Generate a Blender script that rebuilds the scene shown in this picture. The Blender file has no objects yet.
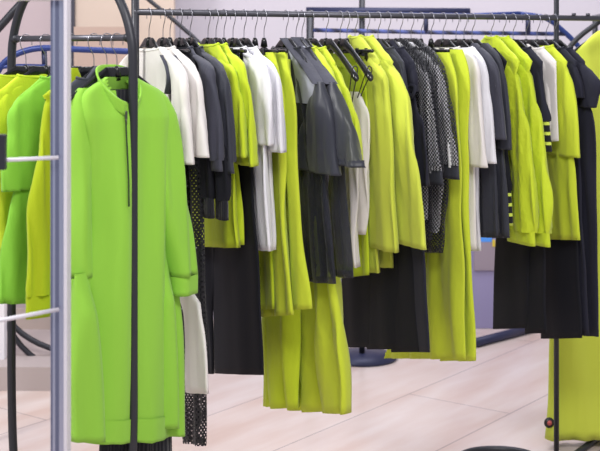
import bpy, bmesh, math, random
from mathutils import Vector, Matrix
random.seed(4)
PI = math.pi
S = bpy.context.scene
COL = S.collection

# ---------------------------------------------------------------- camera
F = 1240.0; HC = 1.43; YH = 50.0
cd = bpy.data.cameras.new('camera'); cam = bpy.data.objects.new('camera', cd); COL.objects.link(cam)
cam.location = (0, 0, HC); cam.rotation_euler = (PI/2, 0, 0)
cd.sensor_width = 36; cd.lens = F/600*36; cd.shift_y = -(225.5-YH)/600
cd.dof.use_dof = True; cd.dof.focus_distance = 3.6; cd.dof.aperture_fstop = 5.6
S.camera = cam
# ---------------------------------------------------------------- world, lights, exposure
W = bpy.data.worlds.new('world'); S.world = W; W.use_nodes = True
W.node_tree.nodes['Background'].inputs[0].default_value = (0.90, 0.90, 1.0, 1)
W.node_tree.nodes['Background'].inputs[1].default_value = 0.42
def area(name, loc, sx, sy, power, col, target):
    d = bpy.data.lights.new(name, 'AREA'); d.shape = 'RECTANGLE'; d.size = sx; d.size_y = sy
    d.energy = power; d.color = col
    o = bpy.data.objects.new(name, d); COL.objects.link(o); o.location = loc
    o.rotation_euler = (Vector(target)-Vector(loc)).to_track_quat('-Z', 'Y').to_euler()
    return o
area('ceiling_panel_front', (0.5, 0.9, 3.3), 2.0, 0.8, 62, (1, .98, .95), (0.2, 3.7, 0.9))
area('ceiling_panel_left', (-2.2, 2.5, 3.1), 0.7, 0.7, 52, (1, .98, .95), (0.1, 3.8, 0.8))
area('ceiling_panel_back', (0.4, 5.0, 3.35), 3.0, 0.7, 48, (.97, .95, 1), (0.3, 5.4, 0))
S.view_settings.view_transform = 'Standard'
try: S.view_settings.look = 'None'
except Exception: pass
S.view_settings.exposure = 0.50; S.view_settings.gamma = 1; S.view_settings.use_curve_mapping = False

# ---------------------------------------------------------------- materials
def newmat(name):
    m = bpy.data.materials.new(name); m.use_nodes = True
    nt = m.node_tree; b = nt.nodes['Principled BSDF']
    return m, nt, b
def lin(c): return tuple(((x/255)/12.92 if x/255 <= .04045 else ((x/255+.055)/1.055)**2.4) for x in c)
def plain(name, rgb, rough=.5, metal=0, spec=.5):
    m, nt, b = newmat(name); b.inputs['Base Color'].default_value = (*lin(rgb), 1)
    b.inputs['Roughness'].default_value = rough; b.inputs['Metallic'].default_value = metal
    b.inputs['Specular IOR Level'].default_value = spec
    n = nt.nodes.new('ShaderNodeTexNoise'); n.inputs['Scale'].default_value = 60
    r = nt.nodes.new('ShaderNodeMapRange'); r.inputs[3].default_value = rough-.05; r.inputs[4].default_value = rough+.05
    nt.links.new(n.outputs[0], r.inputs[0]); nt.links.new(r.outputs[0], b.inputs['Roughness'])
    return m
def fabric(name, rgb, rough=.85, bump=.25, scale=9, var=.06, sheen=.15, holes=None, sheer=0, rib=0, trans=0):
    m, nt, b = newmat(name); L = nt.links.new
    c = lin(rgb)
    tc = nt.nodes.new('ShaderNodeTexCoord')
    n1 = nt.nodes.new('ShaderNodeTexNoise'); n1.inputs['Scale'].default_value = scale; n1.inputs['Detail'].default_value = 5
    mp = nt.nodes.new('ShaderNodeMapping'); mp.inputs['Scale'].default_value = (1, 1, .45)
    L(tc.outputs['Object'], mp.inputs[0]); L(mp.outputs[0], n1.inputs['Vector'])
    mix = nt.nodes.new('ShaderNodeMix'); mix.data_type = 'RGBA'
    mix.inputs[6].default_value = (*[x*(1-var) for x in c], 1); mix.inputs[7].default_value = (*[min(1, x*(1+var)) for x in c], 1)
    L(n1.outputs[0], mix.inputs[0]); L(mix.outputs[2], b.inputs['Base Color'])
    b.inputs['Roughness'].default_value = rough
    b.inputs['Specular IOR Level'].default_value = .25
    b.inputs['Sheen Weight'].default_value = sheen
    # weave
    wv = nt.nodes.new('ShaderNodeTexNoise'); wv.inputs['Scale'].default_value = 420
    L(tc.outputs['UV'], wv.inputs['Vector'])
    bp = nt.nodes.new('ShaderNodeBump'); bp.inputs['Strength'].default_value = bump; bp.inputs['Distance'].default_value = .02
    L(n1.outputs[0], bp.inputs['Height'])
    bp2 = nt.nodes.new('ShaderNodeBump'); bp2.inputs['Strength'].default_value = .12; bp2.inputs['Distance'].default_value = .002
    L(wv.outputs[0], bp2.inputs['Height']); L(bp.outputs[0], bp2.inputs['Normal'])
    last = bp2
    if rib:
        w = nt.nodes.new('ShaderNodeTexWave'); w.inputs['Scale'].default_value = rib; w.bands_direction = 'X'
        L(tc.outputs['UV'], w.inputs['Vector'])
        bp3 = nt.nodes.new('ShaderNodeBump'); bp3.inputs['Strength'].default_value = .6; bp3.inputs['Distance'].default_value = .004
        L(w.outputs[0], bp3.inputs['Height']); L(bp2.outputs[0], bp3.inputs['Normal']); last = bp3
    L(last.outputs[0], b.inputs['Normal'])
    out = nt.nodes['Material Output']
    sh = b.outputs[0]
    if trans:
        tl = nt.nodes.new('ShaderNodeBsdfTranslucent'); L(mix.outputs[2], tl.inputs[0])
        mx = nt.nodes.new('ShaderNodeMixShader'); mx.inputs[0].default_value = trans
        L(sh, mx.inputs[1]); L(tl.outputs[0], mx.inputs[2]); sh = mx.outputs[0]
    if holes or sheer:
        tr = nt.nodes.new('ShaderNodeBsdfTransparent'); mx = nt.nodes.new('ShaderNodeMixShader')
        if holes:
            mp2 = nt.nodes.new('ShaderNodeMapping'); mp2.inputs['Rotation'].default_value = (0, 0, PI/4)
            k = 2*PI/holes; mp2.inputs['Scale'].default_value = (k, k, k)
            L(tc.outputs['UV'], mp2.inputs[0])
            sx = nt.nodes.new('ShaderNodeSeparateXYZ'); L(mp2.outputs[0], sx.inputs[0])
            s1 = nt.nodes.new('ShaderNodeMath'); s1.operation = 'SINE'; L(sx.outputs[0], s1.inputs[0])
            s2 = nt.nodes.new('ShaderNodeMath'); s2.operation = 'SINE'; L(sx.outputs[1], s2.inputs[0])
            ad = nt.nodes.new('ShaderNodeMath'); ad.operation = 'ADD'; L(s1.outputs[0], ad.inputs[0]); L(s2.outputs[0], ad.inputs[1])
            gt = nt.nodes.new('ShaderNodeMath'); gt.operation = 'GREATER_THAN'; gt.inputs[1].default_value = .12 if name != 'black_hole_netting' else .62
            L(ad.outputs[0], gt.inputs[0]); L(gt.outputs[0], mx.inputs[0])
        else: mx.inputs[0].default_value = sheer
        L(sh, mx.inputs[1]); L(tr.outputs[0], mx.inputs[2]); sh = mx.outputs[0]
    L(sh, out.inputs[0])
    return m
M = {}
M['lime'] = fabric('lime_cloth', (203, 219, 58), trans=.12, scale=15, bump=.42)
M['lime2'] = fabric('lime_jersey', (196, 217, 46), scale=17, bump=.45, trans=.1)
M['citron'] = fabric('citron_wool', (206, 218, 78), scale=5, bump=.15, trans=.06)
M['crinkle'] = fabric('lime_crinkle_nylon', (200, 220, 48), scale=26, bump=.55, rough=.6, trans=.1)
M['olive'] = fabric('yellow_green_chiffon', (176, 196, 30), scale=12, trans=.2)
M['green'] = fabric('green_jersey', (139, 194, 64), scale=5, bump=.12, trans=.05)
M['green2'] = fabric('green_sweat_cloth', (128, 190, 58), scale=9, trans=.05)
M['white'] = fabric('white_cotton', (236, 236, 242), scale=13, bump=.35, trans=.15)
M['beige'] = fabric('cream_cloth', (232, 228, 225), scale=12, bump=.3, trans=.1)
M['dark'] = fabric('charcoal_cloth', (62, 63, 75), scale=14, bump=.5, rough=.7, sheen=.12)
M['dark2'] = fabric('dark_slate_cotton', (50, 52, 62), scale=16, bump=.6, rough=.6, sheen=.08)
M['black'] = fabric('black_suiting', (19, 20, 28), scale=5, bump=.15, rough=.85, sheen=.02)
M['navy'] = fabric('navy_black_crepe', (32, 33, 47), scale=7, bump=.2, rough=.8, sheen=.06)
M['grey'] = fabric('grey_silver_cloth', (160, 163, 176), scale=12, bump=.3)
M['mesh'] = fabric('black_sports_mesh', (30, 31, 38), holes=.0085, rough=.5)
M['netting'] = fabric('black_hole_netting', (26, 27, 32), holes=.0105, rough=.5)
M['organza'] = fabric('black_organza', (52, 54, 64), sheer=.14, rough=.35, scale=8)
M['organza2'] = fabric('black_organza_sheer', (40, 42, 52), sheer=.27, rough=.35, scale=8)
M['rib'] = fabric('black_ribbed_knit', (28, 29, 36), rib=26)
M['limerib'] = fabric('lime_ribbed_knit', (190, 216, 20), rib=30)
M['hanger'] = plain('black_hanger_plastic', (22, 23, 26), .22)
M['wire'] = plain('hook_wire', (150, 150, 158), .3, 1)
M['rail'] = plain('grey_rail_tube', (84, 84, 92), .38, .6)
M['post'] = plain('charcoal_powder_coat', (44, 45, 52), .42, .3)
M['blue'] = plain('blue_powder_coat', (34, 54, 118), .4, .2)
M['navyp'] = plain('navy_powder_coat', (42, 46, 78), .45, .2)
M['silver'] = plain('satin_aluminium', (176, 182, 205), .32, .85)
M['whitep'] = plain('white_painted_steel', (206, 203, 212), .4)
M['groove'] = plain('dark_slot_shadow_metal', (106, 112, 138), .5, .6)
M['zip'] = plain('dark_zip_tape', (34, 58, 20), .6)
M['metalpull'] = plain('zip_pull_metal', (90, 92, 84), .35, .9)
M['button'] = plain('brown_button', (92, 96, 40), .4)
M['pinblack'] = plain('black_tag_plastic', (38, 34, 36), .35)
M['pinred'] = plain('red_tag_centre', (196, 92, 88), .4)
M['yellowt'] = plain('yellow_stitching', (214, 226, 60), .6)

# ---------------------------------------------------------------- helpers
def link(name, me, mat, parent=None, smooth=True):
    o = bpy.data.objects.new(name, me); COL.objects.link(o)
    if mat: me.materials.append(mat)
    if smooth:
        for p in me.polygons: p.use_smooth = True
    if parent: o.parent = parent
    return o
def frombm(name, bm, mat, parent=None, smooth=True):
    bmesh.ops.recalc_face_normals(bm, faces=bm.faces)
    me = bpy.data.meshes.new(name); bm.to_mesh(me); bm.free()
    return link(name, me, mat, parent, smooth)
def tag(o, label=None, cat=None, group=None, kind=None):
    if label: o['label'] = label
    if cat: o['category'] = cat
    if group: o['group'] = group
    if kind: o['kind'] = kind
    return o
def root(name, loc, rz, label, cat, group=None):
    o = bpy.data.objects.new(name, None); COL.objects.link(o); o.empty_display_size = .05
    o.location = loc; o.rotation_euler = (0, 0, rz)
    return tag(o, label, cat, group)
def box(bm, c, s, bev=0):
    r = bmesh.ops.create_cube(bm, size=1)
    for v in r['verts']: v.co = Vector((c[0]+v.co.x*s[0], c[1]+v.co.y*s[1], c[2]+v.co.z*s[2]))
    if bev:
        es = list({e for v in r['verts'] for e in v.link_edges})
        bmesh.ops.bevel(bm, geom=es, offset=bev, segments=2, affect='EDGES', profile=.5)
def tube(bm, pts, r, seg=12, closed=False, caps=True):
    pts = [Vector(p) for p in pts]; n = len(pts)
    rr = r if isinstance(r, (list, tuple)) else [r]*n
    rings = []; prev = None
    for i, p in enumerate(pts):
        if closed: t = pts[(i+1) % n]-pts[i-1]
        else: t = pts[min(i+1, n-1)]-pts[max(i-1, 0)]
        t.normalize()
        if prev is None:
            up = Vector((0, 0, 1)) if abs(t.z) < .9 else Vector((1, 0, 0))
            x = t.cross(up).normalized()
        else: x = (prev-t*prev.dot(t)).normalized()
        prev = x; y = t.cross(x)
        rings.append([bm.verts.new(p+rr[i]*(math.cos(2*PI*k/seg)*x+math.sin(2*PI*k/seg)*y)) for k in range(seg)])
    for i in range(n if closed else n-1):
        a = rings[i]; b = rings[(i+1) % n]
        for k in range(seg): bm.faces.new((a[k], a[(k+1) % seg], b[(k+1) % seg], b[k]))
    if caps and not closed:
        bm.faces.new(rings[0]); bm.faces.new(rings[-1][::-1])
def smooth_pts(pts, n=8, closed=False):
    P = [Vector(p) for p in pts]; out = []; m = len(P)
    for i in range(m if closed else m-1):
        if closed: a, b, c, d = P[i-1], P[i], P[(i+1) % m], P[(i+2) % m]
        else: a, b, c, d = P[max(i-1, 0)], P[i], P[i+1], P[min(i+2, m-1)]
        for k in range(n):
            t = k/n
            out.append(.5*((2*b)+(c-a)*t+(2*a-5*b+4*c-d)*t*t+(-a+3*b-3*c+d)*t**3))
    if not closed: out.append(P[-1])
    return out
def at(x, y, Y): return Vector(((x-300)/F*Y, Y, HC-(y-YH)/F*Y))
def interp(pts, t):
    if t <= pts[0][0]: return pts[0][1]
    for (a, va), (b, vb) in zip(pts, pts[1:]):
        if t <= b: return va+(vb-va)*(t-a)/(b-a) if b > a else vb
    return pts[-1][1]
def sm_interp(pts, t):            # smooth monotone-ish interpolation
    n = len(pts)
    if t <= pts[0][0]: return pts[0][1]
    if t >= pts[-1][0]: return pts[-1][1]
    for i in range(n-1):
        x0, y0 = pts[i]; x1, y1 = pts[i+1]
        if t <= x1:
            h = x1-x0; s = (y1-y0)/h
            m0 = s if i == 0 else .5*(s+(y0-pts[i-1][1])/max(1e-6, x0-pts[i-1][0]))
            m1 = s if i == n-2 else .5*(s+(pts[i+2][1]-y1)/max(1e-6, pts[i+2][0]-x1))
            q = (t-x0)/h
            return (2*q**3-3*q*q+1)*y0+(q**3-2*q*q+q)*h*m0+(-2*q**3+3*q*q)*y1+(q**3-q*q)*h*m1

# ---------------------------------------------------------------- room
def struct(o): o['kind'] = 'structure'; return o
def floor_mat():
    m, nt, b = newmat('floor_tiles'); L = nt.links.new
    tc = nt.nodes.new('ShaderNodeTexCoord'); mp = nt.nodes.new('ShaderNodeMapping')
    mp.inputs['Rotation'].default_value = (0, 0, math.radians(-53.2)); mp.inputs['Location'].default_value = (.2, .065, 0)
    L(tc.outputs['Object'], mp.inputs[0])
    br = nt.nodes.new('ShaderNodeTexBrick'); br.inputs['Scale'].default_value = 1
    br.inputs['Brick Width'].default_value = 2.3; br.inputs['Row Height'].default_value = .465
    br.inputs['Mortar Size'].default_value = .003; br.inputs['Mortar Smooth'].default_value = .3
    br.inputs['Color1'].default_value = (*lin((228, 214, 208)), 1); br.inputs['Color2'].default_value = (*lin((220, 208, 206)), 1)
    br.inputs['Mortar'].default_value = (*lin((168, 156, 158)), 1); br.offset = .5
    L(mp.outputs[0], br.inputs['Vector'])
    mp2 = nt.nodes.new('ShaderNodeMapping'); mp2.inputs['Scale'].default_value = (1.1, 5, 1); L(mp.outputs[0], mp2.inputs[0])
    n = nt.nodes.new('ShaderNodeTexNoise'); n.inputs['Scale'].default_value = 1.6; n.inputs['Detail'].default_value = 6
    L(mp2.outputs[0], n.inputs['Vector'])
    cr = nt.nodes.new('ShaderNodeValToRGB')
    cr.color_ramp.elements[0].position = .3; cr.color_ramp.elements[0].color = (*lin((232, 214, 204)), 1)
    cr.color_ramp.elements[1].position = .7; cr.color_ramp.elements[1].color = (1, 1, 1, 1)
    L(n.outputs[0], cr.inputs[0])
    mx = nt.nodes.new('ShaderNodeMix'); mx.data_type = 'RGBA'; mx.blend_type = 'MULTIPLY'; mx.inputs[0].default_value = .8
    L(br.outputs[0], mx.inputs[6]); L(cr.outputs[0], mx.inputs[7]); L(mx.outputs[2], b.inputs['Base Color'])
    b.inputs['Roughness'].default_value = .3; b.inputs['Specular IOR Level'].default_value = .45
    return m
def wall_mat(name, rgb, sc=1.2, var=.05):
    m, nt, b = newmat(name); L = nt.links.new
    tc = nt.nodes.new('ShaderNodeTexCoord'); n = nt.nodes.new('ShaderNodeTexNoise'); n.inputs['Scale'].default_value = sc
    L(tc.outputs['Object'], n.inputs['Vector']); c = lin(rgb)
    mx = nt.nodes.new('ShaderNodeMix'); mx.data_type = 'RGBA'
    mx.inputs[6].default_value = (*[x*(1-var) for x in c], 1); mx.inputs[7].default_value = (*[min(1, x*(1+var)) for x in c], 1)
    L(n.outputs[0], mx.inputs[0]); L(mx.outputs[2], b.inputs['Base Color']); b.inputs['Roughness'].default_value = .7
    return m
def slab(name, c, s, mat, parent=None):
    bm = bmesh.new(); box(bm, c, s); return frombm(name, bm, mat, parent, False)
struct(slab('floor', (0, 3.5, -.05), (9, 9, .1), floor_mat()))
WM = wall_mat('lavender_plaster', (193, 188, 198)); 
struct(slab('wall_back', (1.9, 6.65, 1.6), (5.2, .1, 3.2), WM))
struct(slab('wall_left', (-2.35, 6.25, 1.6), (3.3, .1, 3.2), wall_mat('mauve_plaster', (182, 166, 170))))
struct(slab('trim_1', (-1.139, 6.17, 1.6), (.045, .07, 3.2), plain('dark_navy_trim', (52, 52, 66), .5)))
struct(slab('wall_panel', (-.872, 6.20, 1.6), (.49, .08, 3.2), wall_mat('warm_beige_panel', (200, 182, 168))))
struct(slab('baseboard_back', (1.9, 6.59, .06), (5.2, .02, .12), plain('baseboard_lavender', (188, 184, 198), .5)))
struct(slab('baseboard_left', (-2.35, 6.185, .07), (2.4, .03, .14), plain('baseboard_beige', (190, 176, 170), .5)))

# ---------------------------------------------------------------- rails
class Frame:
    def __init__(s, H, ang, zr):
        s.H = H; s.ang = ang; s.zr = zr
        s.a = (math.cos(ang), math.sin(ang)); s.n = (-math.sin(ang), math.cos(ang))
    def solve(s, x, v=0.):
        k = (x-300)/F
        hx = s.H[0]+v*s.n[0]; hy = s.H[1]+v*s.n[1]
        u = (k*hy-hx)/(s.a[0]-k*s.a[1])
        return u, hy+u*s.a[1]
    def zof(s, y, Y): return HC-(y-YH)/F*Y-s.zr
    def world(s, u, v, z): return Vector((s.H[0]+u*s.a[0]+v*s.n[0], s.H[1]+u*s.a[1]+v*s.n[1], s.zr+z))
def on_rail(P, Q, x):
    k = (x-300)/F; dx = Q[0]-P[0]; dy = Q[1]-P[1]
    s = (k*P[1]-P[0])/(dx-k*dy)
    return (P[0]+s*dx, P[1]+s*dy)
BP = (-.468, 3.56); BQ = (.871, 4.20); BZ = HC+.109
BANG = math.atan2(BQ[1]-BP[1], BQ[0]-BP[0])-PI/2
AP = (-.80, 3.44); AQ = (-.4175, 3.10); AZ = HC+.031
AANG = math.atan2(AQ[1]-AP[1], AQ[0]-AP[0])-PI/2
def FB(x, yaw=0): return Frame(on_rail(BP, BQ, x), BANG+math.radians(yaw), BZ)
def FA(x, yaw=0): return Frame(on_rail(AP, AQ, x), AANG+math.radians(yaw), AZ)

# ---------------------------------------------------------------- cloth
SEG = 40
class Cloth: pass
def cloth(name, mat, parent, rows, b, v, fold=.005, lam=.055, ph=0., tilt=0., hem=True, ends=1., topclosed=False, edge=.003, cap=False):
    """rows: list of (u0,u1,z) top to bottom; b, v: functions of (t, drop)."""
    bm = bmesh.new(); uvl = bm.loops.layers.uv.new('UVMap')
    n = len(rows); z0 = rows[0][2]; z1 = rows[-1][2]
    def fv(u, z, side):
        g = min(1, max(0, (z0-z)/.25))**.8
        return fold*g*(math.sin(2*PI*u/lam+ph+1.1*z*3)+.55*math.sin(2*PI*u/(lam*.53)+ph*2.1-2.*z)+.5*math.sin(2*PI*u/(lam*2.3)+.7*ph+side*.7)+(.45 if lam < .125 else 0)*math.sin(2*PI*u/(lam*1.35)+z*15+ph*3))
    rings = []; coords = []
    L = [(r, i/(n-1)) for i, r in enumerate(rows)]
    if hem:
        u0, u1, z = rows[-1]; L.append(((u0+.0025, u1-.0025, z+.0005), 1.)); L.append(((u0+.004, u1-.004, z+.02), 1.))
    for j, ((u0, u1, z), t) in enumerate(L):
        uc = .5*(u0+u1); a = .5*(u1-u0); bb = b(t, z0-z); vc = v(t, z0-z)
        if j >= n: bb = max(.001, bb-.0022)
        ring = []; crd = []; arc = 0; last = None
        for k in range(SEG):
            p = 2*PI*k/SEG; cu = math.cos(p); sv = math.sin(p)
            u = uc+a*math.copysign(abs(cu)**.9, cu)
            w = edge*math.sin(z*23+ph*3)*max(0, cu)**2*min(1, (z0-z)/.1)
            vv = vc+bb*math.copysign(abs(sv)**.75, sv)*(1+.12*math.sin(3*p+ph+z*5))+fv(u, z, sv)
            co = Vector((u+w, vv, z-tilt*t*(rows[-1][1]-u))); ring.append(bm.verts.new(co))
            if last is not None: arc += (co-last).length
            last = co; crd.append((arc, z))
        rings.append(ring); coords.append(crd)
    def face(vs, uv):
        f = bm.faces.new(vs)
        for l, q in zip(f.loops, uv): l[uvl].uv = q
    for i in range(len(rings)-1):
        A, B = rings[i], rings[i+1]; ca, cb = coords[i], coords[i+1]
        for k in range(SEG):
            k2 = (k+1) % SEG
            ea = ca[k2] if k2 else (ca[-1][0]+.005, ca[-1][1]); eb = cb[k2] if k2 else (cb[-1][0]+.005, cb[-1][1])
            face((A[k], B[k], B[k2], A[k2]), (ca[k], cb[k], eb, ea))
    if topclosed: bm.faces.new(rings[0])
    if cap: bm.faces.new(rings[-1][::-1])
    me = bpy.data.meshes.new(name); bm.normal_update(); bm.to_mesh(me); bm.free()
    o = link(name, me, mat, parent)
    c = Cloth(); c.o = o
    def surf(u, z, side=1):
        i = min(range(n), key=lambda q: abs(rows[q][2]-z)); u0, u1, _ = rows[i]; t = i/(n-1)
        return v(t, z0-z)+side*b(t, z0-z)*1.08+fv(u, z, side)
    c.surf = surf
    return c
def px_rows(fr, near, far=None, width=None, lean=.05, v0=0., n=34, ramp=0.):
    """rows from measured near edge (and far edge or a width in metres)"""
    ya, yb = near[0][1], near[-1][1]; N = [(y, x) for x, y in near]; rows = []
    for i in range(n):
        t = i/(n-1); y = ya+(yb-ya)*t
        # lean estimate via z
        x = sm_interp(N, y)
        u, Y = fr.solve(x, v0); z = fr.zof(y, Y)
        d = max(0, -.17-z)
        u, Y = fr.solve(x, v0+lean*d); z = fr.zof(y, Y)
        if far:
            u2, _ = fr.solve(sm_interp([(yy, xx) for xx, yy in far], y), v0+lean*d)
        else:
            w = interp(width, t) if isinstance(width, (list, tuple)) else width
            if ramp and t < ramp: w *= math.sqrt(max(.02, t/ramp))
            u2 = u-w
        if i and z >= rows[-1][2]: z = rows[-1][2]-.002
        rows.append((min(u, u2), max(u, u2), z))
    return rows
def body_rows(zhem, ash=.165, ahem=.16, neck=.055, zn=-.098, zs=-.168, n=34, shift=0.):
    rows = []
    for i in range(8):
        t = i/7; u = neck+(ash-neck)*t**.9; zz = htop(u)+.0085+(zn+.098)
        rows.append((-u, u, zz))
    zs = rows[-1][2]
    for i in range(1, n):
        t = i/(n-1); a = ash+(ahem-ash)*t
        rows.append((-a+shift*t, a+shift*t, zs+(zhem-zs)*t))
    return rows
LEAN = .05
def vfun(v0, rows0, lean=LEAN):
    z0 = rows0[0][2]
    return lambda t, d: v0+lean*max(0, -.17-(z0-d))
def const(x): return lambda t, d: x
def taper(x0, x1): return lambda t, d: x0+(x1-x0)*min(1, t*2)

HANG = {}
def htop(u): return -.0735-.74*max(0, u-.034)**1.08
def make_hanger(fr, label, kind='wood', half=.155):
    o = root('clothes_hanger' if kind != 'clip' else 'clip_hanger', (fr.H[0], fr.H[1], fr.zr), fr.ang, label, 'hanger', 'hangers on the rails')
    key = (kind, half)
    if key not in HANG:
        # wire hook
        bm = bmesh.new(); R = .0195; top = .0100+.0017; cz = top-R
        pts = [Vector((-R*1.0, 0, cz-.010))]
        for i in range(15):
            p = PI-(PI*1.05)*i/14; pts.append(Vector((R*math.cos(p), 0, cz+R*math.sin(p))))
        pts += [Vector((R*.80, 0, cz-.016)), Vector((R*.35, 0, cz-.028)), Vector((.001, 0, cz-.040)), Vector((0, 0, cz-.055)), Vector((0, 0, -.092))]
        tube(bm, smooth_pts(pts, 3), .00115, 8)
        bmesh.ops.recalc_face_normals(bm, faces=bm.faces); hook = bpy.data.meshes.new('hook'); bm.to_mesh(hook); bm.free()
        hook.materials.append(M['wire']); [setattr(p, 'use_smooth', True) for p in hook.polygons]
        # body
        bm = bmesh.new(); N = 30; rings = []
        if kind == 'wood':
            for i in range(2*N+1):
                q = (i-N)/N; s = abs(q); u = half*q
                zt = htop(abs(u)); hh = .038-.026*min(1, s/.42)**1.5 if half < .19 else .038-.012*min(1, s/.42)
                h = hh/2; zc = zt-h; th = .0048-.0008*s if half < .19 else .0055+.0055*s**2
                if s > .93: k = math.sqrt(max(.05, 1-((s-.93)/.07)**2)); h *= k; th *= k
                rings.append([bm.verts.new((u, th*math.cos(2*PI*k/12), zc+h*math.sin(2*PI*k/12))) for k in range(12)])
        else:
            for i in range(2*N+1):
                q = (i-N)/N; s = abs(q); u = .165*q
                zc = -.112; h = .0055+.012*max(0, 1-s*5); th = .0045
                rings.append([bm.verts.new((u, th*math.cos(2*PI*k/12), zc+h*math.sin(2*PI*k/12))) for k in range(12)])
        for A, B in zip(rings, rings[1:]):
            for k in range(12): bm.faces.new((A[k], A[(k+1) % 12], B[(k+1) % 12], B[k]))
        bm.faces.new(rings[0]); bm.faces.new(rings[-1])
        tube(bm, [(0, 0, -.072), (0, 0, -.080), (0, 0, -.1)], [.005, .008, .011], 12)
        bmesh.ops.recalc_face_normals(bm, faces=bm.faces); bd = bpy.data.meshes.new('hanger_arms'); bm.to_mesh(bd); bm.free()
        bd.materials.append(M['hanger']); [setattr(p, 'use_smooth', True) for p in bd.polygons]
        clip = None
        if kind == 'clip':
            bm = bmesh.new()
            box(bm, (0, -.0155, -.125), (.018, .003, .044), .001); box(bm, (0, .0155, -.125), (.018, .003, .044), .001)
            box(bm, (0, 0, -.112), (.016, .034, .010), .002)
            tube(bm, [(-.012, 0, -.122), (.012, 0, -.122)], .006, 10)
            bmesh.ops.recalc_face_normals(bm, faces=bm.faces); clip = bpy.data.meshes.new('clip'); bm.to_mesh(clip); bm.free(); clip.materials.append(M['hanger'])
        HANG[key] = (hook, bd, clip)
    hook, bd, clip = HANG[key]
    for nm, me in (('hook', hook), ('hanger_arms', bd)):
        c = bpy.data.objects.new(nm, me); COL.objects.link(c); c.parent = o
    if clip:
        for u in (.095, -.135):
            c = bpy.data.objects.new('clip', clip); COL.objects.link(c); c.parent = o; c.location = (u, 0, 0)
    return o

def seam_ring(c_rows, b, v, z, parent, mat, name='hem_seam'): pass

def top(fr, name, cat, label, mat, sleeve, sw=(.10, .12), hem_y=None, bodymat=None, sb=.016, bb=.013, ahem=.155, ash=.163,
        fold=.004, cuff=None, cuffmat=None, group=None, v0=0., lean=LEAN, collar=True, ph=None, neck=.095, body_near=None, bodyw=.4,
        farsleeve=True, ramp=.22, sleevefar=None, zn=-.098, lam=.055):
    """a hanging top: body, two sleeves, neckband, cuffs"""
    o = root(name, (fr.H[0], fr.H[1], fr.zr), fr.ang, label, cat, group)
    ph = random.uniform(-.6, .6) if ph is None else ph
    bodymat = bodymat or mat
    # hem height from the pixel row of the near body edge
    Yn = fr.H[1]+.2*fr.a[1]; zh = fr.zof(hem_y, Yn)
    if body_near:
        br = body_rows(fr.zof(body_near[0][1], Yn), ash, ash+.01, neck, zn=zn, n=8)
        pr = px_rows(fr, body_near, width=bodyw, lean=lean, v0=v0, n=24)
        br = br[:8]+[r for r in pr if r[2] < br[7][2]-.004]
    else: br = body_rows(zh, ash, ahem, neck, zn=zn)
    v = vfun(v0, br, lean)
    body = cloth('body', bodymat, o, br, lambda t, d: .0115+(bb-.0115)*min(1, d/.12), v, fold, lam, ph, .12, edge=.002)
    body.rows = br
    if sleeve:
        sleeve = [sleeve[0], (sleeve[1][0]+0, sleeve[1][1])]+list(sleeve[2:])
        sr = px_rows(fr, sleeve, far=sleevefar, width=list(zip([0, .35, 1], [sw[0]*1.25, sw[0]*1.45, sw[1]*1.4])), lean=lean, v0=v0, ramp=ramp)
        vs = vfun(v0, sr, lean); bs = lambda t, d: .0095+(sb-.0095)*min(1, d/.07)
        k = len(sr)
        if cuff:
            zc = sr[-1][2]+cuff; main = [r for r in sr if r[2] > zc]; cr = [(r[0]+.010, r[1]-.006, r[2]) for r in sr if r[2] <= zc]
            if len(cr) < 3:
                r = main[-1]; cr = [(r[0]+.008, r[1]-.005, r[2]-.002-cuff*i/3) for i in range(4)]
            main[-1] = (main[-1][0]+.006, main[-1][1]-.004, main[-1][2])
            cr = [(cr[0][0], cr[0][1], main[-1][2]+.004)]+cr
        else: main = sr
        for side in (1, -1):
            if side < 0 and not farsleeve: break
            mr = main if side > 0 else [(-r[1], -r[0], r[2]) for r in main]
            s = cloth('sleeve', mat, o, mr, bs, vs, fold*.8, lam*.8, ph+1, hem=not cuff, edge=.003)
            if cuff:
                c2 = cr if side > 0 else [(-r[1], -r[0], r[2]) for r in cr]
                dz = sr[0][2]-c2[0][2]
                cloth('cuff', cuffmat or mat, s.o, c2, lambda t, d: sb*.8, lambda t, d, dz=dz: vs(1, dz+d), .003, .012, ph, edge=.0015)
    if collar:
        bm = bmesh.new(); pts = []
        for k in range(28):
            p = 2*PI*k/28
            pts.append((neck*1.02*math.cos(p), v(0, 0)+.0105*math.sin(p), br[0][2]+.001-(.008*abs(math.sin(p)))))
        tube(bm, pts, .0042, 8, closed=True); frombm('neckband', bm, bodymat, o)
    return o, body

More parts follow.
